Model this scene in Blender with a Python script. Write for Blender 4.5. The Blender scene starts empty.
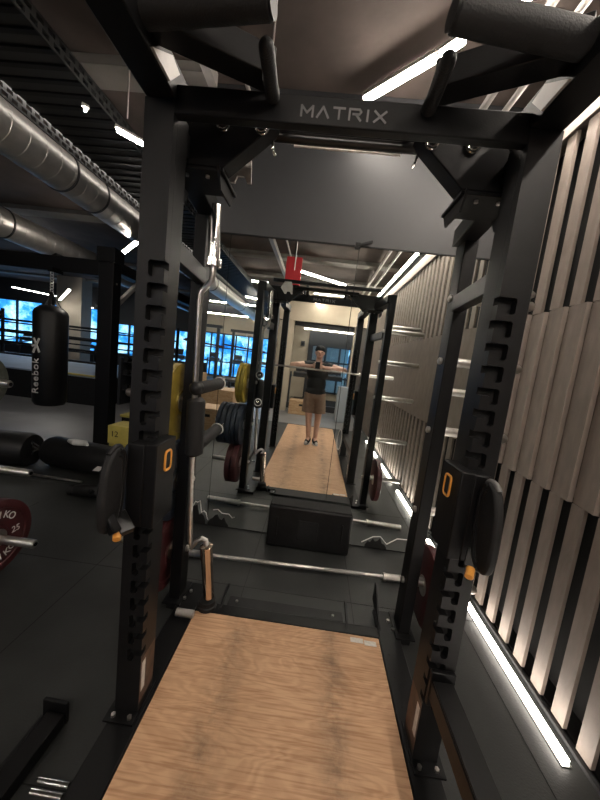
import bpy, bmesh, math, random
from mathutils import Vector, Matrix
random.seed(7)
SC = bpy.context.scene
COL = SC.collection
PI = math.pi

# ------------------------------------------------------------------ materials
def mat(name, col, rough=.5, metal=0., noise=0., nscale=30., bump=0., bscale=60., spec=.5, coat=0., col2=None, stretch=None, detail=6.):
    m = bpy.data.materials.new(name); m.use_nodes = True
    nt = m.node_tree; N = nt.nodes; L = nt.links
    b = N['Principled BSDF']
    b.inputs['Base Color'].default_value = (*col, 1); b.inputs['Roughness'].default_value = rough
    b.inputs['Metallic'].default_value = metal; b.inputs['Specular IOR Level'].default_value = spec
    b.inputs['Coat Weight'].default_value = coat
    if noise or bump or col2:
        tc = N.new('ShaderNodeTexCoord'); mp = N.new('ShaderNodeMapping'); L.new(tc.outputs['Object'], mp.inputs['Vector'])
        if stretch: mp.inputs['Scale'].default_value = stretch
        n = N.new('ShaderNodeTexNoise'); n.inputs['Scale'].default_value = nscale; n.inputs['Detail'].default_value = detail
        L.new(mp.outputs[0], n.inputs['Vector'])
        if noise or col2:
            r = N.new('ShaderNodeValToRGB')
            c2 = col2 or tuple(min(1, c*(1+noise)) for c in col); c1 = col if col2 else tuple(c*(1-noise) for c in col)
            r.color_ramp.elements[0].position = .35; r.color_ramp.elements[1].position = .65
            r.color_ramp.elements[0].color = (*c1, 1); r.color_ramp.elements[1].color = (*c2, 1)
            L.new(n.outputs['Fac'], r.inputs[0]); L.new(r.outputs[0], b.inputs['Base Color'])
        if bump:
            n2 = N.new('ShaderNodeTexNoise'); n2.inputs['Scale'].default_value = bscale; L.new(mp.outputs[0], n2.inputs['Vector'])
            bp = N.new('ShaderNodeBump'); bp.inputs['Strength'].default_value = bump; bp.inputs['Distance'].default_value = .01
            L.new(n2.outputs['Fac'], bp.inputs['Height']); L.new(bp.outputs[0], b.inputs['Normal'])
    return m

def emit(name, col, s):
    m = bpy.data.materials.new(name); m.use_nodes = True
    b = m.node_tree.nodes['Principled BSDF']
    b.inputs['Base Color'].default_value = (.8, .8, .8, 1)
    b.inputs['Emission Color'].default_value = (*col, 1); b.inputs['Emission Strength'].default_value = s
    return m

def wood_mat(name, c1, c2, c3, dark=True):
    m = bpy.data.materials.new(name); m.use_nodes = True
    nt = m.node_tree; N = nt.nodes; L = nt.links; b = N['Principled BSDF']
    tc = N.new('ShaderNodeTexCoord')
    mp = N.new('ShaderNodeMapping'); mp.inputs['Scale'].default_value = (1.3, 4.2, 3.); L.new(tc.outputs['Object'], mp.inputs['Vector'])
    n = N.new('ShaderNodeTexNoise'); n.inputs['Scale'].default_value = 1.6; n.inputs['Detail'].default_value = 4; n.inputs['Distortion'].default_value = .6
    L.new(mp.outputs[0], n.inputs['Vector'])
    ml = N.new('ShaderNodeMath'); ml.operation = 'MULTIPLY'; ml.inputs[1].default_value = 70; L.new(n.outputs['Fac'], ml.inputs[0])
    sn = N.new('ShaderNodeMath'); sn.operation = 'SINE'; L.new(ml.outputs[0], sn.inputs[0])
    r = N.new('ShaderNodeValToRGB'); e = r.color_ramp.elements
    e[0].position = .0; e[0].color = (*c1, 1); e[1].position = 1.; e[1].color = (*c2, 1)
    mr = N.new('ShaderNodeMapRange'); mr.inputs[1].default_value = -1; mr.inputs[2].default_value = 1; L.new(sn.outputs[0], mr.inputs[0])
    L.new(mr.outputs[0], r.inputs[0])
    # fine fibres
    mp2 = N.new('ShaderNodeMapping'); mp2.inputs['Scale'].default_value = (2.2, 60., 20.); L.new(tc.outputs['Object'], mp2.inputs['Vector'])
    n2 = N.new('ShaderNodeTexNoise'); n2.inputs['Scale'].default_value = 2; n2.inputs['Detail'].default_value = 5; L.new(mp2.outputs[0], n2.inputs['Vector'])
    r2 = N.new('ShaderNodeValToRGB'); r2.color_ramp.elements[0].position = .38; r2.color_ramp.elements[0].color = (*c3, 1)
    r2.color_ramp.elements[1].position = .52; r2.color_ramp.elements[1].color = (1, 1, 1, 1); L.new(n2.outputs['Fac'], r2.inputs[0])
    mx = N.new('ShaderNodeMixRGB'); mx.blend_type = 'MULTIPLY'; mx.inputs[0].default_value = .55
    L.new(r.outputs[0], mx.inputs[1]); L.new(r2.outputs[0], mx.inputs[2])
    out = mx.outputs[0]
    if dark:   # scuffed dark tracks left by plates at x = -.24 and x = +.27
        sp = N.new('ShaderNodeSeparateXYZ'); L.new(tc.outputs['Object'], sp.inputs[0])
        fac = None
        for x0, w in ((-.25, .10), (.25, .10)):
            a = N.new('ShaderNodeMath'); a.operation = 'SUBTRACT'; a.inputs[1].default_value = x0; L.new(sp.outputs['X'], a.inputs[0])
            bb = N.new('ShaderNodeMath'); bb.operation = 'ABSOLUTE'; L.new(a.outputs[0], bb.inputs[0])
            c = N.new('ShaderNodeMapRange'); c.inputs[1].default_value = w; c.inputs[2].default_value = 0; c.inputs[3].default_value = 0; c.inputs[4].default_value = 1
            L.new(bb.outputs[0], c.inputs[0])
            if fac is None: fac = c.outputs[0]
            else:
                ad = N.new('ShaderNodeMath'); ad.operation = 'ADD'; L.new(fac, ad.inputs[0]); L.new(c.outputs[0], ad.inputs[1]); fac = ad.outputs[0]
        n3 = N.new('ShaderNodeTexNoise'); n3.inputs['Scale'].default_value = 9; n3.inputs['Detail'].default_value = 8; n3.inputs['Roughness'].default_value = .7
        L.new(tc.outputs['Object'], n3.inputs['Vector'])
        r3 = N.new('ShaderNodeValToRGB'); r3.color_ramp.elements[0].position = .38; r3.color_ramp.elements[1].position = .80; L.new(n3.outputs['Fac'], r3.inputs[0])
        mu = N.new('ShaderNodeMath'); mu.operation = 'MULTIPLY'; L.new(fac, mu.inputs[0]); L.new(r3.outputs[0], mu.inputs[1])
        m2 = N.new('ShaderNodeMixRGB'); m2.inputs[2].default_value = (.09, .06, .045, 1); L.new(mu.outputs[0], m2.inputs[0]); L.new(out, m2.inputs[1]); out = m2.outputs[0]
    L.new(out, b.inputs['Base Color']); b.inputs['Roughness'].default_value = .55; b.inputs['Specular IOR Level'].default_value = .35
    return m

M = {}
M['black'] = mat('black powder coat', (.0045, .0045, .005), .46, 0, bump=.05, bscale=220, spec=.22)
M['rackin'] = mat('dark grey powder coat', (.0065, .0065, .007), .46, noise=.15, nscale=15, spec=.26)
M['gloss'] = mat('gloss black tube', (.006, .006, .006), .28)
M['edge'] = mat('grey edge highlight', (.09, .088, .085), .5)  # highlight of the right paddle edge, put into the colour
M['rubber'] = mat('black rubber', (.010, .010, .0105), .65, spec=.3, noise=.2, nscale=25, bump=.1)
M['chrome'] = mat('chrome', (.75, .74, .72), .16, 1.)
M['steel'] = mat('satin steel', (.55, .53, .5), .32, 1., noise=.12, nscale=40)
M['knurl'] = mat('knurled steel', (.42, .41, .39), .42, 1., bump=.5, bscale=500)
M['brass'] = mat('warm chrome', (.72, .6, .5), .2, 1.)
M['floor'] = mat('rubber floor', (.020, .0215, .021), .5, noise=.22, nscale=3.5, bump=.12, bscale=130, spec=.4)
M['floor2'] = mat('grey gym floor', (.16, .16, .165), .4, noise=.12, nscale=2.)
M['seam'] = mat('floor seam', (.008, .008, .008), .9)
M['wallblk'] = mat('charcoal wall', (.024, .025, .027), .52, noise=.06, nscale=4)
M['beige'] = mat('beige plaster', (.42, .36, .28), .85, noise=.06, nscale=3)
M['ceil'] = mat('brown concrete ceiling', (.078, .061, .053), .9, noise=.22, nscale=2.2, bump=.3, bscale=8)
M['beam'] = mat('grey concrete', (.17, .16, .145), .9, noise=.15, nscale=3)
M['slat'] = mat('greige slat', (.20, .165, .14), .65, noise=.10, nscale=22, bump=.15, bscale=90, stretch=(1, 1, .35))
M['dark'] = mat('flat black', (.006, .006, .006), .9)
M['mirror'] = mat('mirror glass', (.86, .9, .87), .012, 1.)
M['duct'] = mat('galvanised duct', (.62, .60, .57), .38, .85, noise=.10, nscale=9)
M['ductband'] = mat('duct band', (.05, .05, .05), .5, .6)
M['tray'] = mat('dark cable tray', (.035, .036, .036), .6, .2)
M['grey'] = mat('light grey steel', (.36, .34, .32), .45, .2, noise=.08, nscale=20)
M['wood'] = wood_mat('birch plywood platform', (.49, .29, .165), (.575, .352, .208), (.62, .5, .42))
M['ply'] = wood_mat('plywood box', (.42, .27, .15), (.5, .34, .2), (.7, .6, .5), dark=False)
M['orange'] = mat('orange plastic', (.75, .33, .06), .4)
M['yellow'] = mat('yellow rubber', (.30, .22, .03), .55, noise=.25, nscale=14)
M['foamy'] = mat('yellow foam', (.55, .46, .11), .6, noise=.1, nscale=10)
M['blue'] = mat('dark blue rubber', (.018, .026, .042), .5, noise=.25, nscale=16)
M['red'] = mat('dark red rubber', (.055, .010, .012), .5, noise=.25, nscale=16)
M['redcloth'] = mat('bright red vinyl', (.55, .02, .03), .5)
M['leather'] = mat('black vinyl', (.007, .007, .0075), .45, spec=.35, bump=.35, bscale=14)
M['foam'] = mat('black foam grip', (.0045, .0045, .005), .65, bump=.2, bscale=200)
M['white'] = mat('white print', (.62, .6, .58), .6)
M['text'] = mat('grey print', (.13, .13, .13), .5)
M['paper'] = mat('white sticker', (.6, .57, .53), .6, noise=.12, nscale=60)
M['cloth'] = mat('white cloth', (.55, .55, .53), .8)
M['canvas'] = mat('blue grey canvas', (.30, .37, .46), .6, noise=.1, nscale=2)
M['frame'] = mat('window frame', (.012, .014, .018), .5)
M['skin'] = mat('skin', (.60, .36, .27), .5, noise=.06, nscale=12)
M['shirt'] = mat('black tshirt', (.012, .012, .013), .85)
M['shorts'] = mat('tan shorts', (.24, .165, .12), .85, noise=.1, nscale=18)
M['machine'] = mat('machine plastic', (.03, .032, .036), .4)
M['cabinet'] = mat('blue grey cabinet', (.30, .33, .36), .5)
M['led'] = emit('led tube', (1., .90, .79), 60.)
M['ledfloor'] = emit('floor led strip', (1., .90, .80), 18.)
M['ledcool'] = emit('cool led tube', (1., .97, .92), 20.)
M['ledsoft'] = emit('soft led tube', (1., .92, .84), 7.)
M['screen'] = emit('lit screen', (.1, .3, .6), .25)

# glass (clear, thin)
def glass():
    m = bpy.data.materials.new('window glass'); m.use_nodes = True
    nt = m.node_tree; nt.nodes.clear(); N = nt.nodes
    o = N.new('ShaderNodeOutputMaterial'); mx = N.new('ShaderNodeMixShader'); t = N.new('ShaderNodeBsdfTransparent'); g = N.new('ShaderNodeBsdfGlossy')
    t.inputs[0].default_value = (.85, .92, .97, 1); g.inputs['Roughness'].default_value = .02; mx.inputs[0].default_value = .07
    nt.links.new(t.outputs[0], mx.inputs[1]); nt.links.new(g.outputs[0], mx.inputs[2]); nt.links.new(mx.outputs[0], o.inputs[0])
    return m
M['glass'] = glass()

# ------------------------------------------------------------------ mesh builder
class MB:
    def __init__(s): s.bm = bmesh.new()
    def _add(s, verts, faces):
        vs = [s.bm.verts.new(v) for v in verts]
        for f in faces:
            try: s.bm.faces.new([vs[i] for i in f])
            except ValueError: pass
        return s
    def box(s, x0, x1, y0, y1, z0, z1, rz=0, rx=0, ry=0):
        c = Vector(((x0+x1)/2, (y0+y1)/2, (z0+z1)/2)); R = Matrix.Rotation(rz, 3, 'Z') @ Matrix.Rotation(rx, 3, 'X') @ Matrix.Rotation(ry, 3, 'Y')
        v = [c + R @ (Vector((x, y, z))-c) for z in (z0, z1) for y in (y0, y1) for x in (x0, x1)]
        return s._add(v, [(0, 2, 3, 1), (4, 5, 7, 6), (0, 1, 5, 4), (1, 3, 7, 5), (3, 2, 6, 7), (2, 0, 4, 6)])
    def frame(s, a, b):
        d = (b-a).normalized(); u = Vector((0, 0, 1)) if abs(d.z) < .95 else Vector((0, 1, 0))
        x = d.cross(u).normalized(); y = x.cross(d).normalized(); return x, y
    def beam(s, a, b, w, h):
        a = Vector(a); b = Vector(b); x, y = s.frame(a, b); v = []
        for p in (a, b):
            for i, j in ((-1, -1), (1, -1), (1, 1), (-1, 1)): v.append(p + x*w/2*i + y*h/2*j)
        return s._add(v, [(0, 1, 2, 3), (7, 6, 5, 4), (0, 4, 5, 1), (1, 5, 6, 2), (2, 6, 7, 3), (3, 7, 4, 0)])
    def cyl(s, a, b, r, r2=None, n=24, caps=True):
        a = Vector(a); b = Vector(b); r2 = r if r2 is None else r2; x, y = s.frame(a, b); v = []
        for p, q in ((a, r), (b, r2)):
            for i in range(n):
                t = 2*PI*i/n; v.append(p + (x*math.cos(t)+y*math.sin(t))*q)
        f = [(i, (i+1) % n, n+(i+1) % n, n+i) for i in range(n)]
        if caps: f += [tuple(range(n))[::-1], tuple(range(n, 2*n))]
        return s._add(v, f)
    def tube(s, pts, r, n=16, closed=False):
        pts = [Vector(p) for p in pts]; rs = r if isinstance(r, (list, tuple)) else [r]*len(pts); v = []; k = len(pts)
        px = None
        for i, p in enumerate(pts):
            if closed: d = (pts[(i+1) % k]-pts[i-1]).normalized()
            else: d = (pts[min(i+1, k-1)]-pts[max(i-1, 0)]).normalized()
            if px is None:
                u = Vector((0, 0, 1)) if abs(d.z) < .9 else Vector((0, 1, 0)); px = d.cross(u).normalized()
            else: px = (px - d*px.dot(d)).normalized()
            py = px.cross(d)
            for j in range(n):
                t = 2*PI*j/n; v.append(p + (px*math.cos(t)+py*math.sin(t))*rs[i])
        f = []
        for i in range(k if closed else k-1):
            for j in range(n): f.append((i*n+j, i*n+(j+1) % n, ((i+1) % k)*n+(j+1) % n, ((i+1) % k)*n+j))
        if not closed: f += [tuple(range(n))[::-1], tuple(range((k-1)*n, k*n))]
        return s._add(v, f)
    def lathe(s, a, b, prof, n=40):        # prof: (t along axis in metres, radius)
        a = Vector(a); d = (Vector(b)-a).normalized(); x, y = s.frame(a, a+d); v = []; f = []
        for (t, r) in prof:
            for i in range(n):
                q = 2*PI*i/n; v.append(a + d*t + (x*math.cos(q)+y*math.sin(q))*r)
        m = len(prof)
        for k in range(m-1):
            for i in range(n): f.append((k*n+i, k*n+(i+1) % n, (k+1)*n+(i+1) % n, (k+1)*n+i))
        f += [tuple(range(n))[::-1], tuple(range((m-1)*n, m*n))]
        return s._add(v, f)
    def prism(s, poly, ax, lo, hi):        # poly in the two other axes
        def P(p, t):
            if ax == 'x': return (t, p[0], p[1])
            if ax == 'y': return (p[0], t, p[1])
            return (p[0], p[1], t)
        n = len(poly); v = [P(p, lo) for p in poly]+[P(p, hi) for p in poly]
        f = [tuple(range(n)), tuple(range(n, 2*n))[::-1]] + [(i, n+i, n+(i+1) % n, (i+1) % n) for i in range(n)]
        return s._add(v, f)
    def ball(s, c, r, sc=(1, 1, 1), n=20):
        m = n//2; c = Vector(c); v = [c+Vector((0, 0, r*sc[2]))]
        for i in range(1, m):
            for j in range(n):
                a = PI*i/m; b = 2*PI*j/n; v.append(c+Vector((r*sc[0]*math.sin(a)*math.cos(b), r*sc[1]*math.sin(a)*math.sin(b), r*sc[2]*math.cos(a))))
        v.append(c-Vector((0, 0, r*sc[2]))); f = []
        for j in range(n):
            f.append((0, 1+j, 1+(j+1) % n)); f.append((len(v)-1, 1+(m-2)*n+(j+1) % n, 1+(m-2)*n+j))
            for i in range(m-2): f.append((1+i*n+j, 1+(i+1)*n+j, 1+(i+1)*n+(j+1) % n, 1+i*n+(j+1) % n))
        return s._add(v, f)
    def caps(s, a, b, ra, rb, n=16):       # tapered capsule
        s.cyl(a, b, ra, rb, n); s.ball(a, ra, n=n); s.ball(b, rb, n=n); return s
    def build(s, name, m, parent=None, bevel=0., loc=None, smooth=True, mods=None):
        bm = s.bm; bmesh.ops.recalc_face_normals(bm, faces=bm.faces)
        me = bpy.data.meshes.new(name)
        if parent is not None: off = Vector(wloc(parent))
        elif loc is not None: off = Vector(loc)
        else:
            xs = [v.co.x for v in bm.verts]; ys = [v.co.y for v in bm.verts]; zs = [v.co.z for v in bm.verts]
            off = Vector(((min(xs)+max(xs))/2, (min(ys)+max(ys))/2, min(zs)))
        bmesh.ops.translate(bm, verts=bm.verts, vec=-off)
        bm.to_mesh(me); bm.free()
        me.materials.append(M[m] if isinstance(m, str) else m)
        if smooth:
            me.polygons.foreach_set('use_smooth', [True]*len(me.polygons))
            try: me.set_sharp_from_angle(angle=math.radians(38))
            except Exception: pass
        o = bpy.data.objects.new(name, me); COL.objects.link(o)
        if parent is not None: o.parent = parent
        else: o.location = off
        if bevel:
            b = o.modifiers.new('Bevel', 'BEVEL'); b.width = bevel; b.segments = 2; b.limit_method = 'ANGLE'
        return o
WL = {}
def wloc(o):
    p = Vector((0, 0, 0))
    while o is not None: p += o.location; o = o.parent
    return p
def tag(o, label, cat, group=None, kind=None):
    o['label'] = label; o['category'] = cat
    if group: o['group'] = group
    if kind: o['kind'] = kind
    return o
def thing(name, loc, label, cat, group=None):
    o = bpy.data.objects.new(name, None); COL.objects.link(o); o.location = loc; o.empty_display_size = .1
    return tag(o, label, cat, group)
def struct(o): o['kind'] = 'structure'; return o
def dup(root, loc, label, group=None):
    r = root.copy(); COL.objects.link(r); r.location = loc; r['label'] = label
    if group: r['group'] = group
    for ch in [c for c in bpy.data.objects if c.parent == root]:
        c = ch.copy(); COL.objects.link(c); c.parent = r
        for g in [k for k in bpy.data.objects if k.parent == ch]:
            d = g.copy(); COL.objects.link(d); d.parent = c
    return r
def text_mesh(body, size, M4, m, parent, name='lettering', extrude=.001, align='CENTER', spacing=1.0):
    cu = bpy.data.curves.new('t', 'FONT'); cu.body = body; cu.size = size; cu.extrude = extrude; cu.align_x = align; cu.align_y = 'CENTER'; cu.space_character = spacing
    ob = bpy.data.objects.new('t', cu); COL.objects.link(ob)
    bpy.context.view_layer.update()
    me = bpy.data.meshes.new_from_object(ob.evaluated_get(bpy.context.evaluated_depsgraph_get()))
    bpy.data.objects.remove(ob); bpy.data.curves.remove(cu)
    me.transform(Matrix.Translation(-wloc(parent)) @ M4); me.materials.clear(); me.materials.append(M[m])
    o = bpy.data.objects.new(name, me); COL.objects.link(o); o.parent = parent; return o
def basis(o, x, y):     # matrix whose local x/y axes are x,y at origin o
    x = Vector(x).normalized(); y = Vector(y).normalized(); z = x.cross(y)
    m = Matrix((x, y, z)).transposed().to_4x4(); m.translation = Vector(o); return m

# ------------------------------------------------------------------ setting
YM = 2.51          # plane of the mirror
H = 3.45
struct(MB().box(-15, 1.5, -12, 13, -.1, 0).build('floor', 'floor'))
struct(MB().box(-15, 1.5, -12, 13, H, H+.1).build('ceiling', 'ceil'))
struct(MB().box(-1.0, 1.5, YM+.012, YM+.25, 0, H-.002).build('wall_front', 'wallblk'))
struct(MB().box(-1.0, -.8, YM+.25, 13, 0, H-.002).build('wall_side', 'wallblk'))
# rubber tile seams of the floor (hair-thin dark joints)
w = MB()
for x in (-3.3, -2.3, -1.3, -.30, .40, 1.08): w.box(x-.002, x+.002, -4, 2.5, .0003, .0012)
for y in (-2.2, -1.2, -.2, .83, 1.86, 2.9): w.box(-4.3, 1.28, y-.002, y+.002, .0003, .0012)
w2 = w.build('trim_1', 'seam', smooth=False); struct(w2)
# lighter floor beyond
struct(MB().box(-14.9, -1.02, 3.62, 12.9, .0002, .003).build('floor_area', 'floor2'))
struct(MB().box(-14.9, 1.25, -11.9, -2.3, .0002, .003).build('floor_area', 'floor2'))

# slatted wall on the right
w = MB()
w.box(1.40, 1.48, -8.5, YM, 0, H-.002)
struct(w.build('wall_right', 'dark'))
w = MB(); sp = .143
y = 2.49
k = 0
while y > -8.4:
    j = random.uniform(-.006, .006)
    w.box(1.28, 1.298, y-.072, y, .02, .983)
    w.box(1.275, 1.298, y-.135, y+.003, .986+j*.3, 1.948+j, rz=-.16)
    w.box(1.28, 1.298, y-.072, y, 1.952+j, 2.95)
    y -= sp; k += 1
w.box(1.262, 1.36, -8.4, 2.49, 2.952, 3.10)
struct(MB().box(1.30, 1.398, -8.4, 2.49, .0005, .016).build('baseboard_right', 'dark'))
w.box(1.336, 1.40, -8.4, 2.49, .99, 1.02).box(1.336, 1.40, -8.4, 2.49, 1.90, 1.93)
s = w.build('wall_right_slats', 'slat', bevel=0); struct(s)
struct(MB().box(1.262, 1.278, -8.4, 2.49, 0, .016).build('baseboard_right', 'wallblk'))

# floor light strips along the slats
def strip(name, a, b, m, label, group=None, w=.022, h=.02, body=True):
    t = thing(name, ((a[0]+b[0])/2, (a[1]+b[1])/2, min(a[2], b[2])), label, 'light', group)
    A = Vector(a); B = Vector(b); d = (B-A).normalized()
    MB().beam(A, B, w, h).build('diffuser', m, t)
    if body:
        up = Vector((0, 0, h*.9))
        MB().beam(A-d*.012+up, B+d*.012+up, w*1.25, h*.8).build('housing', 'grey', t)
    return t
def floor_strip(y0, y1, label):
    t = thing('floor_light_strip', (1.2, (y0+y1)/2, 0), label, 'light', 'light strips along the foot of the slatted wall')
    MB().box(1.185, 1.215, y0, y1, .006, .022).build('diffuser', 'ledfloor', t)
    MB().box(1.18, 1.22, y0-.01, y1+.01, .0015, .006).build('channel', 'steel', t)
floor_strip(1.15, 2.02, 'long glowing floor light strip beside the near slats')
floor_strip(2.26, 2.49, 'short glowing floor light strip ending at the mirror foot')
floor_strip(.10, .85, 'floor light strip seen only in the mirror beside the platform')
floor_strip(-1.4, -.3, 'farthest floor light strip in the mirror, along the slatted wall')
# top light along the slatted wall
strip('ceiling_light', (1.19, -5.2, 3.17), (1.19, 2.3, 3.17), 'led', 'long light tube running along the top of the slatted wall', w=.035, h=.02)

# ------------------------------------------------------------------ mirrors
xs = [-.985, -.785, .205, 1.26]
labs = ['narrow mirror panel at the left end, broken at its foot', 'middle mirror panel with the standing man in it', 'right mirror panel meeting the slatted wall']
for i in range(3):
    t = thing('wall_mirror', ((xs[i]+xs[i+1])/2, YM, 0), labs[i], 'mirror', 'mirror panels on the charcoal wall')
    MB().box(xs[i]+.002, xs[i+1]-.002, YM, YM+.006, .012, 2.40).build('glass', 'mirror', t, smooth=False)
    MB().box(xs[i]+.001, xs[i+1]-.001, YM+.0065, YM+.0115, .0, 2.405).build('backing', 'dark', t, smooth=False)
    def jag(x0, x1, hgt, seed):
        random.seed(seed); n = 9; pts = [(x0, .012)]
        for q in range(n+1):
            u = q/n; pts.append((x0+(x1-x0)*u, .02 + hgt*math.sin(PI*min(1, u*.9+.06))*random.uniform(.45, 1)))
        pts.append((x1, .012)); return pts
    if i == 1:
        p = jag(-.78, -.60, .12, 3); MB().prism(p, 'y', YM-.0015, YM-.0005).build('broken_patch', 'dark', t, smooth=False)
    if i == 0:
        p = jag(-.98, -.80, .17, 5); MB().prism(p, 'y', YM-.0015, YM-.0005).build('broken_patch', 'dark', t, smooth=False)
        q = [(a+.02, b*1.15+.01) for a, b in p[1:-1]]
        MB().tube([(a, YM-.002, b) for a, b in q], .004, 6).build('chipped_edge', 'white', t)
    if i == 1:
        MB().tube([(-.74, YM-.002, .15), (-.70, YM-.002, .16), (-.66, YM-.002, .13), (-.60, YM-.002, .13), (-.57, YM-.002, .10), (-.55, YM-.002, .11)], .0025, 6).build('chipped_edge', 'white', t)
    if i == 2:
        p = jag(.58, .76, .10, 8); MB().prism(p, 'y', YM-.0015, YM-.0005).build('broken_patch', 'dark', t, smooth=False)
        MB().tube([(.55, YM-.002, .05), (.64, YM-.002, .11), (.70, YM-.002, .12), (.76, YM-.002, .06), (.84, YM-.002, .12), (.93, YM-.002, .125), (.97, YM-.002, .07)], .003, 6).build('chipped_edge', 'white', t)
random.seed(11)
struct(MB().box(-.99, 1.26, YM-.001, YM+.0125, 2.405, 2.413).build('trim_2', 'black'))
b = MB().box(.19, .30, YM-.02, YM-.004, 2.42, 2.435, ry=-.35).box(.17, .21, YM-.016, YM-.002, 2.385, 2.43)
tag(b.build('mirror_clip', 'black'), 'small black clip at the top of the mirror joint', 'clip')

# ------------------------------------------------------------------ power rack
RK = thing('power_rack', (0, .5, 0), 'large black power rack standing around the wooden platform', 'power rack')
XI, XO = .545, .640
def upright(s, y0, y1, facing):       # notched post
    # facing -1: slots face the camera side; +1: slots face the mirror side
    zt = 2.262; zb = .03
    P = [(XI, zb)]
    zs = [1.775 - .073*i for i in range(21)]
    for zz in sorted(zs):
        P += [(XI, zz-.025), (XI+.030, zz-.025), (XI+.032, zz-.046), (XI+.038, zz-.052), (XI+.051, zz-.052), (XI+.057, zz-.046), (XI+.057, zz-.006), (XI+.051, zz), (XI, zz)]
    P += [(XI, zt), (XO, zt), (XO, zb)]
    P = [(s*a, b) for a, b in P]
    dp = .030
    f0, f1 = (y0, y0+dp) if facing < 0 else (y1-dp, y1)
    g0, g1 = (y0+dp, y1) if facing < 0 else (y0, y1-dp)
    u = MB().prism(P, 'y', f0, f1).build('upright', 'rackin', RK)
    xa, xb = sorted((s*(XI+.0002), s*(XO-.0005)))
    MB().box(xa, xb, g0+.0012, g1, zb, zt-.002).build('post_core', 'rackin', u)
    MB().box(xa, xb, g0+.0001 if facing < 0 else g1+.0002, g0+.0010 if facing < 0 else g1+.001, .1, 1.9).build('slot_shade', 'dark', u)  # thin black sheet that paints the shade inside the slots
    xa, xb = sorted((s*(XI-.005), s*(XO+.02)))
    MB().box(xa, xb, y0-.045, y1+.02, zb, zb+.008).build('foot_plate', 'black', u)
    for xx in (XI+.02, XO-.01): MB().cyl((s*xx, y0-.025, zb+.008), (s*xx, y0-.025, zb+.018), .009, n=6).build('bolt', 'steel', u)
    # number sticker
    if facing < 0:
        xa, xb = sorted((s*(XI-.0012), s*(XI-.0004)))
        MB().box(xa, xb, f0+.010, f0+.036, .12, .25).build('sticker', 'paper', u)
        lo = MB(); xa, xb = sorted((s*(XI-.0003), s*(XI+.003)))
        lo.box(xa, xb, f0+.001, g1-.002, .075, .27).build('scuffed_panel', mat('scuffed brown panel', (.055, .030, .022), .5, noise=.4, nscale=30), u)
    return u
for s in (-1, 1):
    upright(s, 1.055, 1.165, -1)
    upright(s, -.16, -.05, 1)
# rear uprights (plain)
RX0, RX1 = .64, .705
for s in (-1, 1):
    xa, xb = sorted((s*RX0, s*RX1))
    u = MB().box(xa, xb, 1.64, 1.745, .03, 2.262).build('rear_upright', 'black', RK, bevel=.004)
    MB().box(xa-.02, xb+.02, 1.60, 1.79, .03, .038).build('foot_plate', 'black', u)
    # strut from front to rear upright
    MB().beam((s*.605, 1.12, 1.87), (s*.655, 1.65, 1.87), .05, .075).build('side_strut', 'rackin', RK, bevel=.003)
    x1, x2 = sorted((s*.43, s*.655))
    MB().box(x1, x2, 1.215, 1.40, 2.150, 2.163).build('mount_plate', 'black', RK, bevel=.002)
    for q in (s*.445, s*.64):
        MB().prism([(1.20, 2.163), (1.41, 2.163), (1.37, 2.10), (1.24, 2.10)], 'x', q-.004, q+.004).build('mount_flange', 'rackin', RK)
    for q in (.50, .58): MB().cyl((s*q, 1.25, 2.15), (s*q, 1.25, 2.142), .008, n=8).build('bolt', 'steel', RK)
    P = [(s*.245, 2.33), (s*.655, 2.33), (s*.655, 2.165), (s*.43, 2.165)]
    MB().prism(P, 'y', 1.215, 1.29).build('gusset', 'black', RK, bevel=.004)
    MB().beam((s*.60, 1.166, 2.215), (s*.66, 1.74, 2.215), .09, .085).build('side_beam', 'black', RK, bevel=.004)
    for (gx, gz) in ((.30, 2.302), (.44, 2.302)):
        MB().tube([(s*gx+.020*math.cos(t), 1.205, gz+.020*math.sin(t)) for t in [i*PI/6 for i in range(12)]], .007, 8, True).build('ring', 'chrome', RK)
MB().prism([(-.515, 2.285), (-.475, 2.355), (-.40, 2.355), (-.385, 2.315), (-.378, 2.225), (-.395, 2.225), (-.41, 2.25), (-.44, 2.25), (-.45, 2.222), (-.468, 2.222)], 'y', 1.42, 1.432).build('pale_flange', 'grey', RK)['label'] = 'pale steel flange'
# crossbeam with lettering
CB = MB().box(-.64, .64, 1.057, 1.092, 2.222, 2.306).build('crossbeam', 'black', RK, bevel=.004)
def strokes(word, x0, wd, hz, zc, yy, flip, th=.006):
    m = MB(); n = len(word); adv = wd/n; lw = adv*.72
    G = {'M': [[(0, 0), (0, 1), (.5, .35), (1, 1), (1, 0)]], 'A': [[(0, 0), (.5, 1), (1, 0)]], 'T': [[(0, 1), (1, 1)], [(.5, 1), (.5, 0)]],
         'R': [[(0, 0), (0, 1), (.85, 1), (1, .8), (.85, .55), (.3, .55)], [(.55, .55), (1, 0)]], 'I': [[(.5, 0), (.5, 1)]], 'X': [[(0, 0), (1, 1)], [(0, 1), (1, 0)]]}
    pos = 0
    for c in word:
        l = lw*(.35 if c == 'I' else 1)
        for st in G[c]:
            pp = [Vector((x0+pos+a*l, yy, zc-hz/2+b*hz)) for a, b in st]
            for a, b in zip(pp, pp[1:]):
                d = (b-a).normalized()
                m.beam(a-d*th*.3, b+d*th*.3, *((th, .0016) if abs(d.z) > .95 else (.0016, th)))
        pos += l+adv*.3
    return m
strokes('MATRIX', -.145, .29, .030, 2.259, 1.0555, False).build('lettering', 'text', CB)
strokes('MATRIX', -.145, .29, .030, 2.259, 1.0935, False).build('lettering', 'text', CB)
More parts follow.
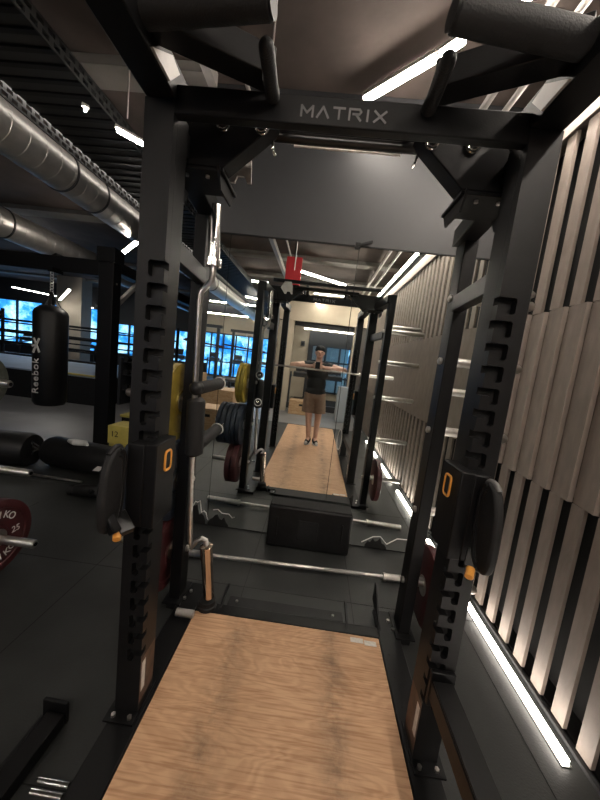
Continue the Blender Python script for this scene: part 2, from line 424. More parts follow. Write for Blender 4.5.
# rear crossbar set: glossy pull-up bar with a slim bright bar below
MB().box(-.62, .62, 1.31, 1.35, 2.365, 2.40).build('rear_crossbar', 'black', RK, bevel=.004)
MB().cyl((-.37, 1.29, 2.330), (.37, 1.29, 2.330), .018).build('pull_up_bar', 'gloss', RK)
MB().cyl((-.19, 1.28, 2.298), (.21, 1.28, 2.298), .004, n=12).build('slim_bar', 'steel', RK)
for s in (-1, 1):
    MB().beam((s*.225, 1.11, 2.30), (s*.225, 1.31, 2.385), .03, .03).build('bar_bracket', 'black', RK)
    MB().tube([(s*.27, 1.28, 2.31), (s*.27, 1.275, 2.29), (s*.265, 1.28, 2.27), (s*.26, 1.29, 2.265)], .005, 8).build('hook', 'chrome', RK)
    # top side beams running back over the platform
    xa, xb = sorted((s*.541, s*.640))
    MB().box(xa, xb, -.17, 1.165, 2.264, 2.36).build('top_beam', 'black', RK, bevel=.004)
    xa, xb = sorted((s*.532, s*.540))
    MB().prism([(.90, 2.268), (1.005, 2.34), (1.055, 2.33), (1.0, 2.268)], 'x', xa, xb).build('glare_plate', 'grey', RK)  # pale shape standing in for lamp glare on the beam's inner face
    # diagonal brace
    MB().beam((s*.245, 1.045, 2.35), (s*.56, .90, 2.35), .075, .075).build('brace', 'rackin' if s < 0 else 'black', RK, bevel=.003)
    # corner gussets on the front crossbeam
    # depth-wise grip
    g = MB().tube([(s*.235, 1.05, 2.285), (s*.235, 1.0, 2.285), (s*.235, .915, 2.30)], .021, 20); g.ball((s*.235, .915, 2.30), .021)
    g.build('parallel_grip', 'foam', RK)
    # fat angled grip
    a = Vector((s*.56, .875, 2.325)); b_ = Vector((s*.212, .83, 2.325))
    g = MB().cyl(a, b_, .036, n=28); g.build('fat_grip', 'foam', RK, bevel=.004)
    d = (b_-a).normalized(); MB().cyl(b_, b_+d*.006, .033, n=28).build('grip_cap', 'rackin', RK)
# base
for s in (-1, 1):
    xa, xb = sorted((s*.525, s*.645))
    MB().box(xa, xb, -.30, 1.80, .002, .03).build('base_rail', 'black', RK, bevel=.004)
    MB().box(min(s*.645, s*.70), max(s*.645, s*.70), 1.60, 1.80, .002, .03).build('base_block', 'black', RK, bevel=.003)
    for yy in (1.25, 1.38, 1.50): MB().cyl((s*.56, yy, .03), (s*.56, yy, .0312), .005, n=10).build('bolt_hole', 'dark', RK)
    # web plates standing on the rear corner
MB().box(-.525, .525, 1.59, 1.66, .002, .034).build('base_crossmember', 'black', RK, bevel=.004)
pl = MB().box(-.36, .33, 1.665, 1.74, .015, .028).build('base_plate', 'rackin', RK, bevel=.002)
for x in (-.31, .27): MB().cyl((x, 1.70, .028), (x, 1.70, .034), .008, n=8).build('bolt', 'steel', pl)
for x in (-.385, .345): MB().prism([(1.60, .05), (1.78, .05), (1.78, .075), (1.72, .09)], 'x', x-.005, x+.005).build('base_web', 'black', RK)
MB().prism([(1.62, .05), (1.86, .05), (1.86, .17), (1.83, .17), (1.70, .07)], 'x', .53, .538).build('base_web', 'black', RK)
for s in (-1, 1):
    for (x, yy) in ((.60, 1.72), (.615, 1.66)): MB().cyl((s*x, yy, .03), (s*x, yy, .04), .009, n=8).build('bolt', 'steel', RK)
# storage pegs on the rear uprights
for z in (1.905, 1.585, 1.215, .76, .33):
    for s in (-1, 1):
        if s < 0 and z > 1.5: continue
        p = MB().lathe((s*.70, 1.692, z), (s*1.2, 1.692, z), [(0, .036), (.012, .036), (.012, .024), (.335, .024), (.345, .018)], 24)
        p.build('weight_peg', 'steel', RK)
        MB().lathe((s*.64, 1.692, z), (s*.4, 1.692, z), [(0, .018), (.012, .018), (.016, .012)], 16).build('peg_nut', 'steel', RK)
MB().lathe((.70, 1.692, 1.43), (1.2, 1.692, 1.43), [(0, .02), (.10, .02), (.105, .015)], 20).build('band_peg', 'steel', RK)
for s, zz in ((1, 1.965), (1, 1.87)):
    pass
for (x, z) in ((.705, 1.955),):
    MB().lathe((x, 1.66, z), (x+.4, 1.66, z), [(0, .02), (.30, .02), (.315, .012)], 20).build('band_peg', 'steel', RK)
# band pegs low on the base rails
for s in (-1,):
    for dy in (0, .028): MB().cyl((s*.645, .80+dy, .03), (s*.75, .80+dy, .03), .009, n=14).build('band_peg', 'chrome', RK)
    MB().cyl((s*.60, 1.515, .072), (s*.505, 1.515, .072), .020, n=22).build('band_peg', 'knurl', RK)
    for dy in (0, .03): MB().cyl((s*.705, 1.74+dy, .28), (s*.80, 1.74+dy, .28), .010, n=14).build('band_peg', 'chrome', RK)
# upright bar holder at left rear
hx, hy = -.468, 1.625
MB().lathe((hx, hy, .034), (hx, hy, 1), [(0, .055), (.018, .055), (.022, .048), (.045, .046), (.048, .034)], 28).build('bar_socket', 'rubber', RK)

# spotter arm on the right
SA = thing('spotter_arm', (.595, .45, .33), 'black steel spotter arm reaching toward the viewer from the right post', 'spotter arm')
MB().box(.553, .632, -.045, 1.04, .33, .405).build('arm', 'black', SA, bevel=.005)
MB().box(.556, .629, .02, 1.03, .4055, .412).build('wear_strip', 'rackin', SA, bevel=.002)
MB().box(.549, .638, 1.035, 1.053, .30, .44).build('bracket', 'black', SA, bevel=.003)

# lifting platform
LP = thing('lifting_platform', (0, -.25, 0), 'long light wood lifting platform set inside the rack base', 'platform')
LPX = .52
MB().box(-LPX, LPX, -2.1, 1.588, .002, .030).build('wooden_top', 'wood', LP, bevel=.002, smooth=False)
MB().box(.36, .43, 1.54, 1.57, .0302, .031).build('sticker', 'paper', LP)
MB().box(.435, .50, 1.532, 1.562, .0302, .031).build('sticker', 'paper', LP)

# bar holders (j-cups) on the front uprights
def bar_holder(s, label, dz=0., px=.612):
    t = thing('bar_holder', (s*.58, .98, .85), label, 'bar holder', 'bar holders hooked on the front uprights')
    xa, xb = sorted((s*.500, s*.543))
    MB().box(xa, xb, .99, 1.135, .875+dz, 1.175+dz).build('sleeve', 'black', t, bevel=.004)
    xa, xb = sorted((s*.543, s*.60))
    MB().box(xa, xb, .99, 1.052, .875+dz, 1.17+dz).build('face_plate', 'black', t, bevel=.004)
    x = s*.497; cy, cz = 1.07, 1.10+dz; pts = []
    for i in range(28):
        a = 2*PI*i/28; c, q = math.cos(a), math.sin(a)
        pts.append((x, cy+.022*math.copysign(abs(c)**.45, c), cz+.036*math.copysign(abs(q)**.45, q)))
    MB().tube(pts, .0042, 10, True).build('pull_ring', 'orange', t)
    MB().box(min(x, x+s*.003), max(x, x+s*.003), cy-.018, cy+.018, cz-.03, cz+.03).build('ring_hole', 'dark', t)
    P = []
    for i in range(32):
        a = 2*PI*i/32; c, q = math.cos(a), math.sin(a)
        P.append((.925+.052*math.copysign(abs(c)**.8, c)+(.022 if q > 0 else -.012)*abs(q), 1.03+dz+.138*math.copysign(abs(q)**.75, q)))
    xa, xb = sorted((s*(px-.016), s*(px+.012)))
    MB().prism(P, 'x', xa, xb).build('paddle', 'rubber', t, bevel=.008)
    xr = s*(px-.014)
    rim = [(xr, .93+(a-.93)*.86, 1.03+dz+(b-1.03-dz)*.93) for a, b in P]
    MB().tube(rim[-8:]+rim[:9], .007, 10).build('rim', 'rackin', t)
    rim3 = [(s*px, a, b) for a, b in P]
    MB().tube(rim3[:12], .009, 10).build('edge_band', 'edge' if s > 0 else 'rackin', t)  # right band coloured paler to carry the edge highlight
    rim2 = [(xr, .93+(a-.93)*.60, 1.03+dz+(b-1.03-dz)*.80) for a, b in P]
    MB().tube(rim2[24:]+rim2[:9], .005, 10).build('rim', 'gloss', t)
    MB().beam((s*px, .965, .93+dz), (s*.555, .935, .885+dz), .05, .028).build('hook', 'gloss', t, bevel=.004)
    MB().beam((s*px, .915, .95+dz), (s*.575, .905, .90+dz), .03, .03).build('hook', 'black', t, bevel=.004)
    MB().cyl((s*(px-.03), .925, .895+dz), (s*(px-.045), .90, .880+dz), .0125, n=18).build('lock_pin', 'orange', t, bevel=.002)
    return t
bar_holder(-1, 'black bar holder with orange ring on the left front upright', -.01, .612)
bar_holder(1, 'black bar holder with orange ring on the right front upright', .035, .575)

# ------------------------------------------------------------------ bars
def barbell(loc, label, half=.96, group=None, name='barbell'):
    t = thing(name, loc, label, 'barbell', group)
    x, y, z = loc
    sh = MB().cyl((x-half+.32, y, z), (x+half-.32, y, z), .014, n=20).build('shaft', 'steel', t)
    for s in (-1, 1): MB().cyl((x+s*.20, y, z), (x+s*.50, y, z), .0146, n=20).build('knurling', 'knurl', sh)
    for s in (-1, 1):
        MB().lathe((x+s*(half-.33), y, z), (x+s*2, y, z), [(0, .030), (.018, .030), (.018, .025), (.325, .025), (.33, .02)], 28).build('sleeve', 'steel', t)
    return t
b1 = barbell((.022, 2.10, .031), 'steel barbell lying on the floor between rack and mirror')
b1.rotation_euler = (0, 0, .035)
b2 = barbell((0, -.020, 1.392), 'barbell across the rear posts under the man\'s forearms', half=1.0)

# safety squat bar standing in the socket
SB = thing('safety_squat_bar', (hx, hy, .1), 'chrome cambered squat bar with black pads standing upright at left', 'barbell')
MB().lathe((-.462, 1.625, .099), (-.494, 1.60, .43), [(0, .031), (.24, .031), (.24, .034), (.325, .034), (.333, .02)], 28).build('sleeve', 'brass', SB)
MB().tube([(-.492, 1.602, .42), (-.50, 1.60, .455), (-.52, 1.60, .462), (-.552, 1.60, .44), (-.575, 1.60, .40), (-.586, 1.60, .44), (-.60, 1.60, .62), (-.612, 1.60, .9), (-.622, 1.60, 1.25), (-.634, 1.60, 1.74), (-.630, 1.60, 1.785), (-.605, 1.60, 1.815), (-.582, 1.60, 1.84), (-.576, 1.60, 1.88), (-.576, 1.60, 1.92)], .0145, 18).build('shaft', 'steel', SB)
MB().lathe((-.576, 1.60, 1.915), (-.590, 1.60, 2.20), [(0, .037), (.028, .037), (.028, .029), (.285, .029), (.29, .02)], 28).build('sleeve', 'chrome', SB)
m = MB()
for i in range(6):
    a = PI/3*i; m.cyl((-.577+.033*math.cos(a), 1.60+.033*math.sin(a), 1.912), (-.577+.033*math.cos(a), 1.60+.033*math.sin(a), 1.950), .009, n=8)
m.build('collar', 'chrome', SB)
MB().tube([(-.600, 1.60, .93), (-.603, 1.60, .945), (-.612, 1.60, 1.23), (-.615, 1.60, 1.245)], [.03, .047, .047, .03], 24).build('neck_pad', 'foam', SB)
MB().ball((-.615, 1.60, 1.295), .038, (1, 1.2, 1)).build('yoke', 'rackin', SB)
for (za, ze, xe) in ((1.295, 1.31, -.575), (.97, 1.03, -.565)):
    a = Vector((-.608, 1.60, za)); b_ = Vector((xe, 1.86, ze)); d = (b_-a).normalized()
    h_ = MB().tube([a, a+d*.03, b_-d*.01, b_], [.02, .034, .034, .028], 24).build('handle_pad', 'foam', SB)
    MB().cyl(b_, b_+d*.05, .012, n=16).build('handle_tip', 'chrome', h_)
    pts = [b_-d*.006 + (Vector((1, 0, 0))*math.cos(t)+d.cross(Vector((1, 0, 0)))*math.sin(t))*.036 for t in [2*PI*i/24 for i in range(24)]]
    MB().tube(pts, .0035, 8, True).build('end_ring', 'white', h_)

# ------------------------------------------------------------------ weight plates
def plate(x, y, z, s, r, w, m, label, group, words=None):
    # s: +1 if the face with the hub looks to +x
    t = thing('weight_plate', (x, y, z-r), label, 'weight plate', group)
    MB().lathe((x, y, z), (x+1, y, z), [(-w/2, r-.008), (-w/2+.004, r), (w/2-.004, r), (w/2, r-.008), (w/2, r*.80), (w/2-.006, r*.78), (w/2-.006, .075), (w/2, .07), (w/2, .026)], 56).build('disc', m, t)
    MB().lathe((x, y, z), (x+1, y, z), [(-w/2-.001, .055), (w/2+.003, .055), (w/2+.004, .03)], 32).build('hub', 'steel', t)
    if words:
        top, bot, num = words; X = x+w/2-.0045
        for (wd, yy, zz, rot) in ((top, 0, r*.58, 0), (bot, 0, -r*.58, 0)):
            n = len(wd)
            for i, c in enumerate(wd):
                th = (i-(n-1)/2)*.30; sg = 1 if zz > 0 else -1
                if sg > 0: cy, cz = math.sin(th)*r*.60, math.cos(th)*r*.60; xv = (0, math.cos(th), -math.sin(th)); yv = (0, math.sin(th), math.cos(th))
                else: cy, cz = math.sin(th)*r*.60, -math.cos(th)*r*.60; xv = (0, math.cos(th), math.sin(th)); yv = (0, -math.sin(th), math.cos(th))
                text_mesh(c, r*.27, basis((X, y+cy, z+cz), xv, yv), 'white', t)
        for sg in (-1, 1): text_mesh(num, r*.25, basis((X, y+sg*r*.52, z+r*.0), (0, 1, 0), (0, 0, 1)), 'white', t)
    return t
PY = 1.692
ordi = ['innermost', 'second', 'middle', 'fourth', 'outermost']
for i in range(2): plate(-.745-.045*i, PY, 1.215-.018, -1, .215, .04, 'yellow', '%s yellow weight plate on the top left storage peg' % ('inner', 'outer')[i], 'yellow plates on the left storage peg')
for i in range(5): plate(-.745-.052*i, PY, .742, -1, .225, .048, 'blue', '%s of the five dark blue plates on the left storage peg' % ordi[i], 'dark blue plates on the left storage peg')
for i in range(2): plate(-.755-.062*i, PY, .312, -1, .222, .058, 'red', '%s dark red plate on the lowest left storage peg' % ('inner', 'outer')[i], 'dark red plates on the lowest left peg')
plate(.775, PY, .312, 1, .222, .05, 'red', 'single dark red plate on the lowest right storage peg', 'plates on the right storage peg')

# barbells of the neighbouring station at the left edge
def edge_bar(xe, y, z, m, label, length=1.9, r=.025):
    t = thing('barbell', (xe-length/2, y, z-r), label, 'barbell', 'barbells reaching in from the left edge')
    MB().lathe((xe, y, z), (xe-2, y, z), [(0, .012), (.002, .022), (.01, r), (.40, r), (.40, .032), (.42, .032)], 28).build('sleeve', m, t)
    MB().cyl((xe-.42, y, z), (xe-length, y, z), .014, n=18).build('shaft', 'steel', t)
    MB().cyl((xe, y, z), (xe+.004, y, z), .012, n=12).build('end_cap', 'black', t)
    return t
edge_bar(-1.545, 1.66, .235, 'steel', 'barbell with a red plate on the floor at left')
plate(-1.81, 1.66, .235, 1, .228, .055, 'red', 'dark red 25 plate with white letters at the left edge', 'plates at the left edge', ('ELEIKO', 'ELEIKO', '25'))
edge_bar(-1.90, 2.0, .505, 'steel', 'barbell end with bare sleeve above the lying bags')
edge_bar(-2.0, 1.95, 1.125, 'steel', 'barbell end with a grey plate at left edge')
plate(-2.24, 1.95, 1.115, 1, .20, .05, mat('grey green rubber', (.05, .055, .045), .6, noise=.2), 'dark grey green plate on a barbell at left edge', 'plates at the left edge')
edge_bar(-2.18, 2.05, 1.578, 'black', 'black topped barbell end in front of the windows', r=.03)
# stand carrying those bars (only its reach enters the picture)
SD = thing('bar_stand', (-2.95, 1.95, 0), 'black stand carrying the barbells at the left edge', 'rack')
for xx in (-3.0,):
    for yy in (1.90,):
        MB().box(xx-.04, xx+.04, 1.87, 2.13, .04, 1.65).build('post', 'black', SD, bevel=.004)
MB().box(-3.3, -2.7, 1.80, 2.2, 0, .04).build('base', 'black', SD, bevel=.004)

# loose floor rail at lower left
FR = thing('floor_rail', (-.80, .8, 0), 'low black steel rail on the floor left of the platform', 'rail')
MB().box(-.885, -.815, .2, 1.0, .0, .055, rz=-.03).build('rail', 'black', FR, bevel=.004)
MB().box(-.90, -.80, 1.005, 1.02, 0, .09, rz=-.03).build('end_plate', 'black', FR, bevel=.003)
MB().box(-.91, -.893, .22, 1.0, 0, .03, rz=-.03).build('side_lip', 'rackin', FR)

# soft box leaning at the mirror
BX = thing('foam_plyo_box', (.09, 2.42, 0), 'black vinyl padded box standing against the mirror foot', 'box')
MB().box(-.245, .425, 2.345, 2.495, .001, .35).build('body', 'leather', BX, bevel=.018)
MB().box(-.235, .415, 2.35, 2.49, .342, .358).build('lid_seam', 'rubber', BX, bevel=.005)
for x in (-.17, .35): MB().box(x-.006, x+.006, 2.338, 2.345, .10, .26).build('strap', 'rackin', BX, bevel=.002)
MB().box(.0, .16, 2.340, 2.346, .09, .25).build('logo_patch', 'rubber', BX, bevel=.002)

# ------------------------------------------------------------------ boxing corner
RG = thing('bag_rig', (-2.80, 4.06, 0), 'black steel rig post and beams carrying the heavy bag', 'rig')
MB().box(-2.96, -2.76, 3.98, 4.14, 0, 2.62).build('post', 'black', RG, bevel=.006)
MB().box(-7.5, -2.96, 4.0, 4.12, 2.28, 2.47).build('beam', 'black', RG, bevel=.006)
MB().box(-2.98, -2.74, 3.96, 4.16, 2.45, 2.63).build('cap_sleeve', 'black', RG, bevel=.004)
MB().box(-2.95, -2.78, 4.14, 8.5, 2.36, 2.5).build('beam', 'black', RG, bevel=.006)
MB().beam((-2.86, 4.14, 1.9), (-2.86, 4.75, 2.4), .05, .05).build('brace', 'grey', RG)
MB().cyl((-2.75, 4.03, 2.2), (-2.74, 4.03, 2.2), .012, n=8).build('bolt', 'steel', RG)
RG.location.x += .05
HB = thing('heavy_bag', (-3.47, 3.9, .54), 'black cylindrical heavy bag with white lettering hanging from a chain', 'heavy bag')
bx, by = -3.455, 3.9
MB().lathe((bx, by, .54), (bx, by, 3), [(0, .11), (.015, .16), (.06, .185), (1.18, .185), (1.22, .17), (1.27, .12), (1.29, .05)], 40).build('body', 'leather', HB)
m = MB()
for a in range(4):
    c = Vector((bx+.17*math.cos(a*PI/2+.5), by+.17*math.sin(a*PI/2+.5), 1.68)); m.beam(c, (bx, by, 2.0), .035, .006)
m.build('strap', 'rubber', HB)
m = MB(); z = 1.98
while z < 2.27:
    m.tube([(bx+.016*math.cos(t)*(1 if int(z*30) % 2 else .3), by+.016*math.cos(t)*(.3 if int(z*30) % 2 else 1), z+.024*math.sin(t)) for t in [i*PI/5 for i in range(10)]], .006, 6, True); z += .035
m.build('chain', 'steel', HB)
MB().box(bx-.03, bx+.03, by-.03, by+.14, 2.24, 2.30).build('hanger', 'black', HB)
# lettering facing the camera, wrapped on the bag's left flank
ang = math.radians(-90-14)
dirv = Vector((0-bx, 0-by, 0)).normalized(); th0 = math.atan2(dirv.y, dirv.x) - math.radians(50)
def on_bag(th, z): return Vector((bx+.1885*math.cos(th), by+.1885*math.sin(th), z))
nrm = Vector((math.cos(th0), math.sin(th0), 0)); tang = Vector((-math.sin(th0), math.cos(th0), 0))
text_mesh('Reebok', .135, basis(on_bag(th0, .93), (0, 0, 1), -tang), 'white', HB, extrude=.004, spacing=1.08)
lg = MB(); o = on_bag(th0, 1.30)
for (a, b_) in (((-.04, -.08), (.05, .10)), ((-.055, .0), (.02, .03)), ((-.03, .10), (.055, -.07))):
    lg.beam(o+tang*a[0]+Vector((0, 0, a[1])), o+tang*b_[0]+Vector((0, 0, b_[1])), .012, .022)
lg.build('emblem', 'white', HB)

def lying_bag(x0, y0, x1, y1, r, label, words=None):
    t = thing('heavy_bag', ((x0+x1)/2, (y0+y1)/2, 0), label, 'heavy bag', 'heavy bags lying on the floor')
    a = Vector((x0, y0, r)); b_ = Vector((x1, y1, r)); L = (b_-a).length
    MB().lathe(a, b_, [(0, r*.55), (.02, r*.9), (.07, r), (L-.07, r), (L-.02, r*.9), (L, r*.55)], 36).build('body', 'leather', t)
    m = MB()
    for q in range(3):
        c = a + (b_-a).normalized()*(L-.02); m.tube([c+Vector((0, -.02, r*.6*math.cos(q*2))), c+Vector((.06, -.05, r*.3*math.sin(q*2)+.05)), c+Vector((.12, 0, .02*q))], .010, 8)
    m.build('strap', 'rubber', t)
    if words:
        d = (b_-a).normalized(); n = Vector((0, -1, .25)).normalized(); 
        text_mesh(words, .16, basis(a+(b_-a)*.78+n*(r+.002), -d, n.cross(-d)), 'white', t, extrude=.003)
    return t
l1 = lying_bag(-4.6, 3.06, -3.0, 3.20, .185, 'black heavy bag lying on the floor at far left', 'Re')
l2 = lying_bag(-2.93, 3.32, -1.62, 3.14, .165, 'black heavy bag lying beside the rig post, shorter one')
m = MB()
for q in (0, .09): m.prism([(-2.20+q, .12), (-2.13+q, .12), (-2.08+q, .17), (-2.15+q, .17)], 'y', 3.020, 3.030)
m.build('emblem', 'white', l2)
tag(MB().tube([(-2.62, 3.22, .335), (-2.52, 3.17, .345), (-2.42, 3.20, .338), (-2.36, 3.15, .34)], [.02, .035, .03, .015], 12).build('cloth', 'cloth'), 'crumpled white cloth lying on top of the black bag', 'cloth')
tb = tag(MB().cyl((-2.9, 2.96, .02), (-2.25, 2.94, .02), .012, n=12).build('steel_rod', 'steel'), 'thin steel rod on the floor in front of the lying bags', 'rod')
mt = thing('boxing_glove', (-2.0, 2.72, 0), 'black boxing glove on the dark floor near the lying bags', 'glove')
g = MB().tube([(-2.13, 2.70, .05), (-2.05, 2.70, .062), (-1.94, 2.70, .07), (-1.86, 2.70, .06)], [.045, .052, .064, .045], 20); g.ball((-1.87, 2.70, .062), .05)
g.build('mitt', 'leather', mt); MB().tube([(-1.95, 2.65, .09), (-1.91, 2.63, .085)], [.026, .022], 12).build('thumb', 'leather', mt)
MB().cyl((-2.18, 2.70, .048), (-2.12, 2.70, .05), .044, n=20).build('cuff', 'rubber', mt)
# yellow blocks
for i, z in enumerate((.0, .228)):
    t = thing('foam_block', (-2.50, 3.80, z+.001), ('lower', 'upper')[i]+' yellow foam block beside the rig post', 'foam block', 'yellow foam blocks')
    MB().box(-2.44-i*.02, -2.02-i*.02, 3.62, 3.92, z+.001, z+.225).build('body', 'foamy', t, bevel=.006)
    text_mesh('12', .10, basis((-2.37, 3.615, z+.12), (1, 0, 0), (0, 0, 1)), 'black', t)

# boxing ring
BR = thing('boxing_ring', (-7, 8.5, 0), 'raised boxing ring with blue grey canvas and dark ropes', 'boxing ring')
MB().box(-11, -4.6, 6.5, 10.5, .003, .60).build('platform_skirt', 'rubber', BR)
MB().box(-10.95, -4.65, 6.52, 10.45, .601, .63).build('canvas', 'canvas', BR)
for (x, y_) in ((-4.75, 6.62), (-10.9, 6.62), (-4.75, 10.35), (-10.9, 10.35)):
    MB().cyl((x, y_, .6), (x, y_, 2.1), .05, n=14).build('corner_post', 'black', BR)
for zz in (.92, 1.17, 1.4, 1.66):
    MB().tube([(-10.9, 6.62, zz), (-4.75, 6.62, zz), (-4.75, 10.35, zz), (-10.9, 10.35, zz)], .024, 8, True).build('rope', 'rubber', BR)
MB().box(-5.9, -4.8, 6.49, 6.60, .632, .66).build('edge_pad', 'foamy', BR)

# ------------------------------------------------------------------ far room, windows
def window_wall(n, x0, x1, y, z0, z1, nx, nz, ax='y', wallz=(0, H)):
    # window frame with panes in a wall running along x (ax='y') or y (ax='x')
    f = MB(); g = MB()
    def B(m_, a0, a1, d0, d1, c0, c1):
        if ax == 'y': m_.box(a0, a1, y+d0, y+d1, c0, c1)
        else: m_.box(y+d0, y+d1, a0, a1, c0, c1)
    for i in range(nx+1):
        a = x0+(x1-x0)*i/nx; B(f, a-.035, a+.035, -.03, .03, z0, z1)
    for k in range(nz+1):
        c = z0+(z1-z0)*k/nz; B(f, x0, x1, -.028, .028, c-.03, c+.03)
    o = f.build('window_%d' % n, 'frame'); struct(o)
    B(g, x0+.01, x1-.01, -.004, .004, z0+.01, z1-.01)
    g.build('pane', 'glass', o, smooth=False)
# far wall (y = 12.9) with two windows
def wall_with_holes(name, y0, y1, x0, x1, holes, m):
    w = MB(); x = x0
    for (a, b_, c, d) in sorted(holes):
        w.box(x, a, y0, y1, 0, H-.002); w.box(a, b_, y0, y1, 0, c); w.box(a, b_, y0, y1, d, H-.002); x = b_
    w.box(x, x1, y0, y1, 0, H-.002)
    struct(w.build(name, m))
wall_with_holes('wall_far', 12.5, 12.7, -15, -1.0, [(-14.8, -11.4, .9, 2.62), (-11.1, -9.0, .9, 2.62), (-8.6, -5.2, .9, 2.15)], 'wallblk')
window_wall(1, -14.8, -11.4, 12.5, .9, 2.62, 3, 1); window_wall(2, -11.1, -9.0, 12.5, .9, 2.62, 2, 1); window_wall(3, -8.6, -5.2, 12.5, .9, 2.15, 4, 1)
# left wall with windows
w = MB(); w.box(-15, -14.9, -12, 12.6, 0, H-.002)
struct(w.build('wall_left', 'wallblk'))
# back wall of the hall (seen in the mirror at left)
wall_with_holes('wall_back', -11.4, -11.2, -15, 1.5, [(-7.6, -2.4, .25, 2.42)], 'beige')
window_wall(5, -7.6, -2.4, -11.2, .25, 2.42, 8, 3)
# partition behind the platform (seen in the mirror)
struct(MB().box(-1.25, 1.39, -4.3, -4.0, 2.62, H-.002).build('wall_partition', 'beige'))
struct(MB().box(-1.15, -.80, -4.25, -4.05, .0, 2.62).build('column', 'beige'))
struct(MB().box(.92, 1.10, -4.25, -4.05, .0, 2.62).build('column', 'beige'))
struct(MB().box(-.79, .91, -4.2, -4.1, 2.50, 2.62).build('trim_3', 'black'))
# back room window wall
wall_with_holes('wall_back_room', -6.7, -6.5, -1.25, 1.39, [(-.28, 1.25, .45, 2.12)], 'beige')
window_wall(6, -.28, 1.25, -6.5, .45, 2.12, 3, 3)
w = MB().box(-.42, 1.37, -6.49, -6.44, 2.12, 2.62).box(-.42, -.30, -6.49, -6.44, .0, 2.12); struct(w.build('trim_4', 'frame'))
struct(MB().box(-1.3, -1.25, -6.6, -4.3, 0, H-.002).build('wall_partition', 'beige'))
# pillar in the left hall
struct(MB().box(-9.3, -8.4, 10.7, 11.2, 0, H-.002).build('column', 'beige'))

# ceiling structure
w = MB()
w.box(-14.9, -1.02, 2.36, 2.58, 3.385, H-.002)  # beam added to hold back light from the ceiling beyond
struct(w.build('ceiling_beam', 'beam'))
for (yy) in (-1.2, -2.6, -4.9, -8.0): struct(MB().box(-14.9, 1.39, yy-.12, yy+.12, 3.385, H-.002).build('ceiling_beam', 'beam'))
for yy in (5.2, 8.2, 11): struct(MB().box(-14.9, -1.02, yy-.14, yy+.14, 3.385, H-.002).build('ceiling_beam', 'beam'))
for i, (x, z, wd, lab) in enumerate(((-.93, 3.30, .06, 'grey steel channel under the ceiling left of the rack'), (-.72, 3.34, .03, 'thin pale conduit along the ceiling left of the rack'), (.90, 3.33, .05, 'grey pipe along the ceiling right of the rack'), (1.02, 3.28, .04, 'pale pipe along the ceiling nearest the slatted wall'))):
    if i == 0: m = MB().box(x-wd/2, x+wd/2, -7.8, 2.3, z-.05, z+.03)
    else: m = MB().cyl((x, -7.8, z), (x, 2.45, z), wd/2, n=12)
    tag(m.build('ceiling_pipe', 'grey'), lab, 'pipe', 'pipes under the ceiling')

# ducts
def duct(x, z, r, y0, y1, seams, label):
    t = thing('air_duct', (x, (y0+y1)/2, z-r), label, 'duct', 'round steel air ducts')
    MB().lathe((x, y0, z), (x, y1, z), [(0, r), (y1-y0, r)], 48).build('tube', 'duct', t)
    for q in seams: MB().lathe((x, q, z), (x, q+1, z), [(0, r+.001), (.002, r+.010), (.022, r+.010), (.024, r+.001)], 48).build('band', 'ductband', t)
    m = MB(); y_ = y0+.1
    while y_ < y1:
        m.lathe((x, y_, z), (x, y_+1, z), [(0, r+.0005), (.004, r+.003), (.008, r+.0005)], 40); y_ += .17
    f = m.build('seam_rib', 'duct', t); f['kind'] = 'stuff'
    return t
duct(-2.93, 3.18, .20, -9.5, 11.8, [-6, -3, -.5, 1.8, 3.38, 3.86, 6.5, 9], 'large round steel duct running along the ceiling')
duct(-4.66, 2.93, .20, -3.0, 11.5, [1.5, 4.4, 7.4, 9.8], 'second smaller looking steel duct farther left')
m = MB().lathe((-2.93, -9.5, 3.18), (-2.93, -9.6, 3.18), [(0, .20), (.02, .30), (.10, .30), (.11, .18)], 40)
tag(m.build('duct_flange', 'beige'), 'pale round flange at the far end of the large duct', 'duct')
m = MB().box(-4.62, -4.44, 5.1, 6.3, 2.70, 2.735, ry=-.5)
tag(m.build('duct_grille', 'dark'), 'dark slot grille on the side of the left duct', 'grille')

# perforated cable tray
CT = thing('cable_tray', (-2.22, 0, 3.22), 'wide dark cable tray with perforated rims under the ceiling', 'cable tray')
MB().box(-2.58, -1.86, -9, 11.5, 3.30, 3.315).build('bed', 'tray', CT)
for x in (-2.62, -1.86):
    m = MB(); m.box(x, x+.012, -9, 11.5, 3.21, 3.225).box(x, x+.012, -9, 11.5, 3.255, 3.27).box(x, x+.012, -9, 11.5, 3.30, 3.315)
    y_ = -9
    while y_ < 11.5: m.box(x, x+.012, y_, y_+.03, 3.225, 3.255).box(x, x+.012, y_+.04, y_+.07, 3.27, 3.30); y_ += .08
    m.build('rim', 'tray', CT, smooth=False)
m = MB(); y_ = -9
while y_ < 11.5: m.box(-2.58, -1.86, y_, y_+.035, 3.285, 3.299); y_ += .12
r_ = m.build('rung', 'rackin', CT, smooth=False); r_['kind'] = 'stuff'

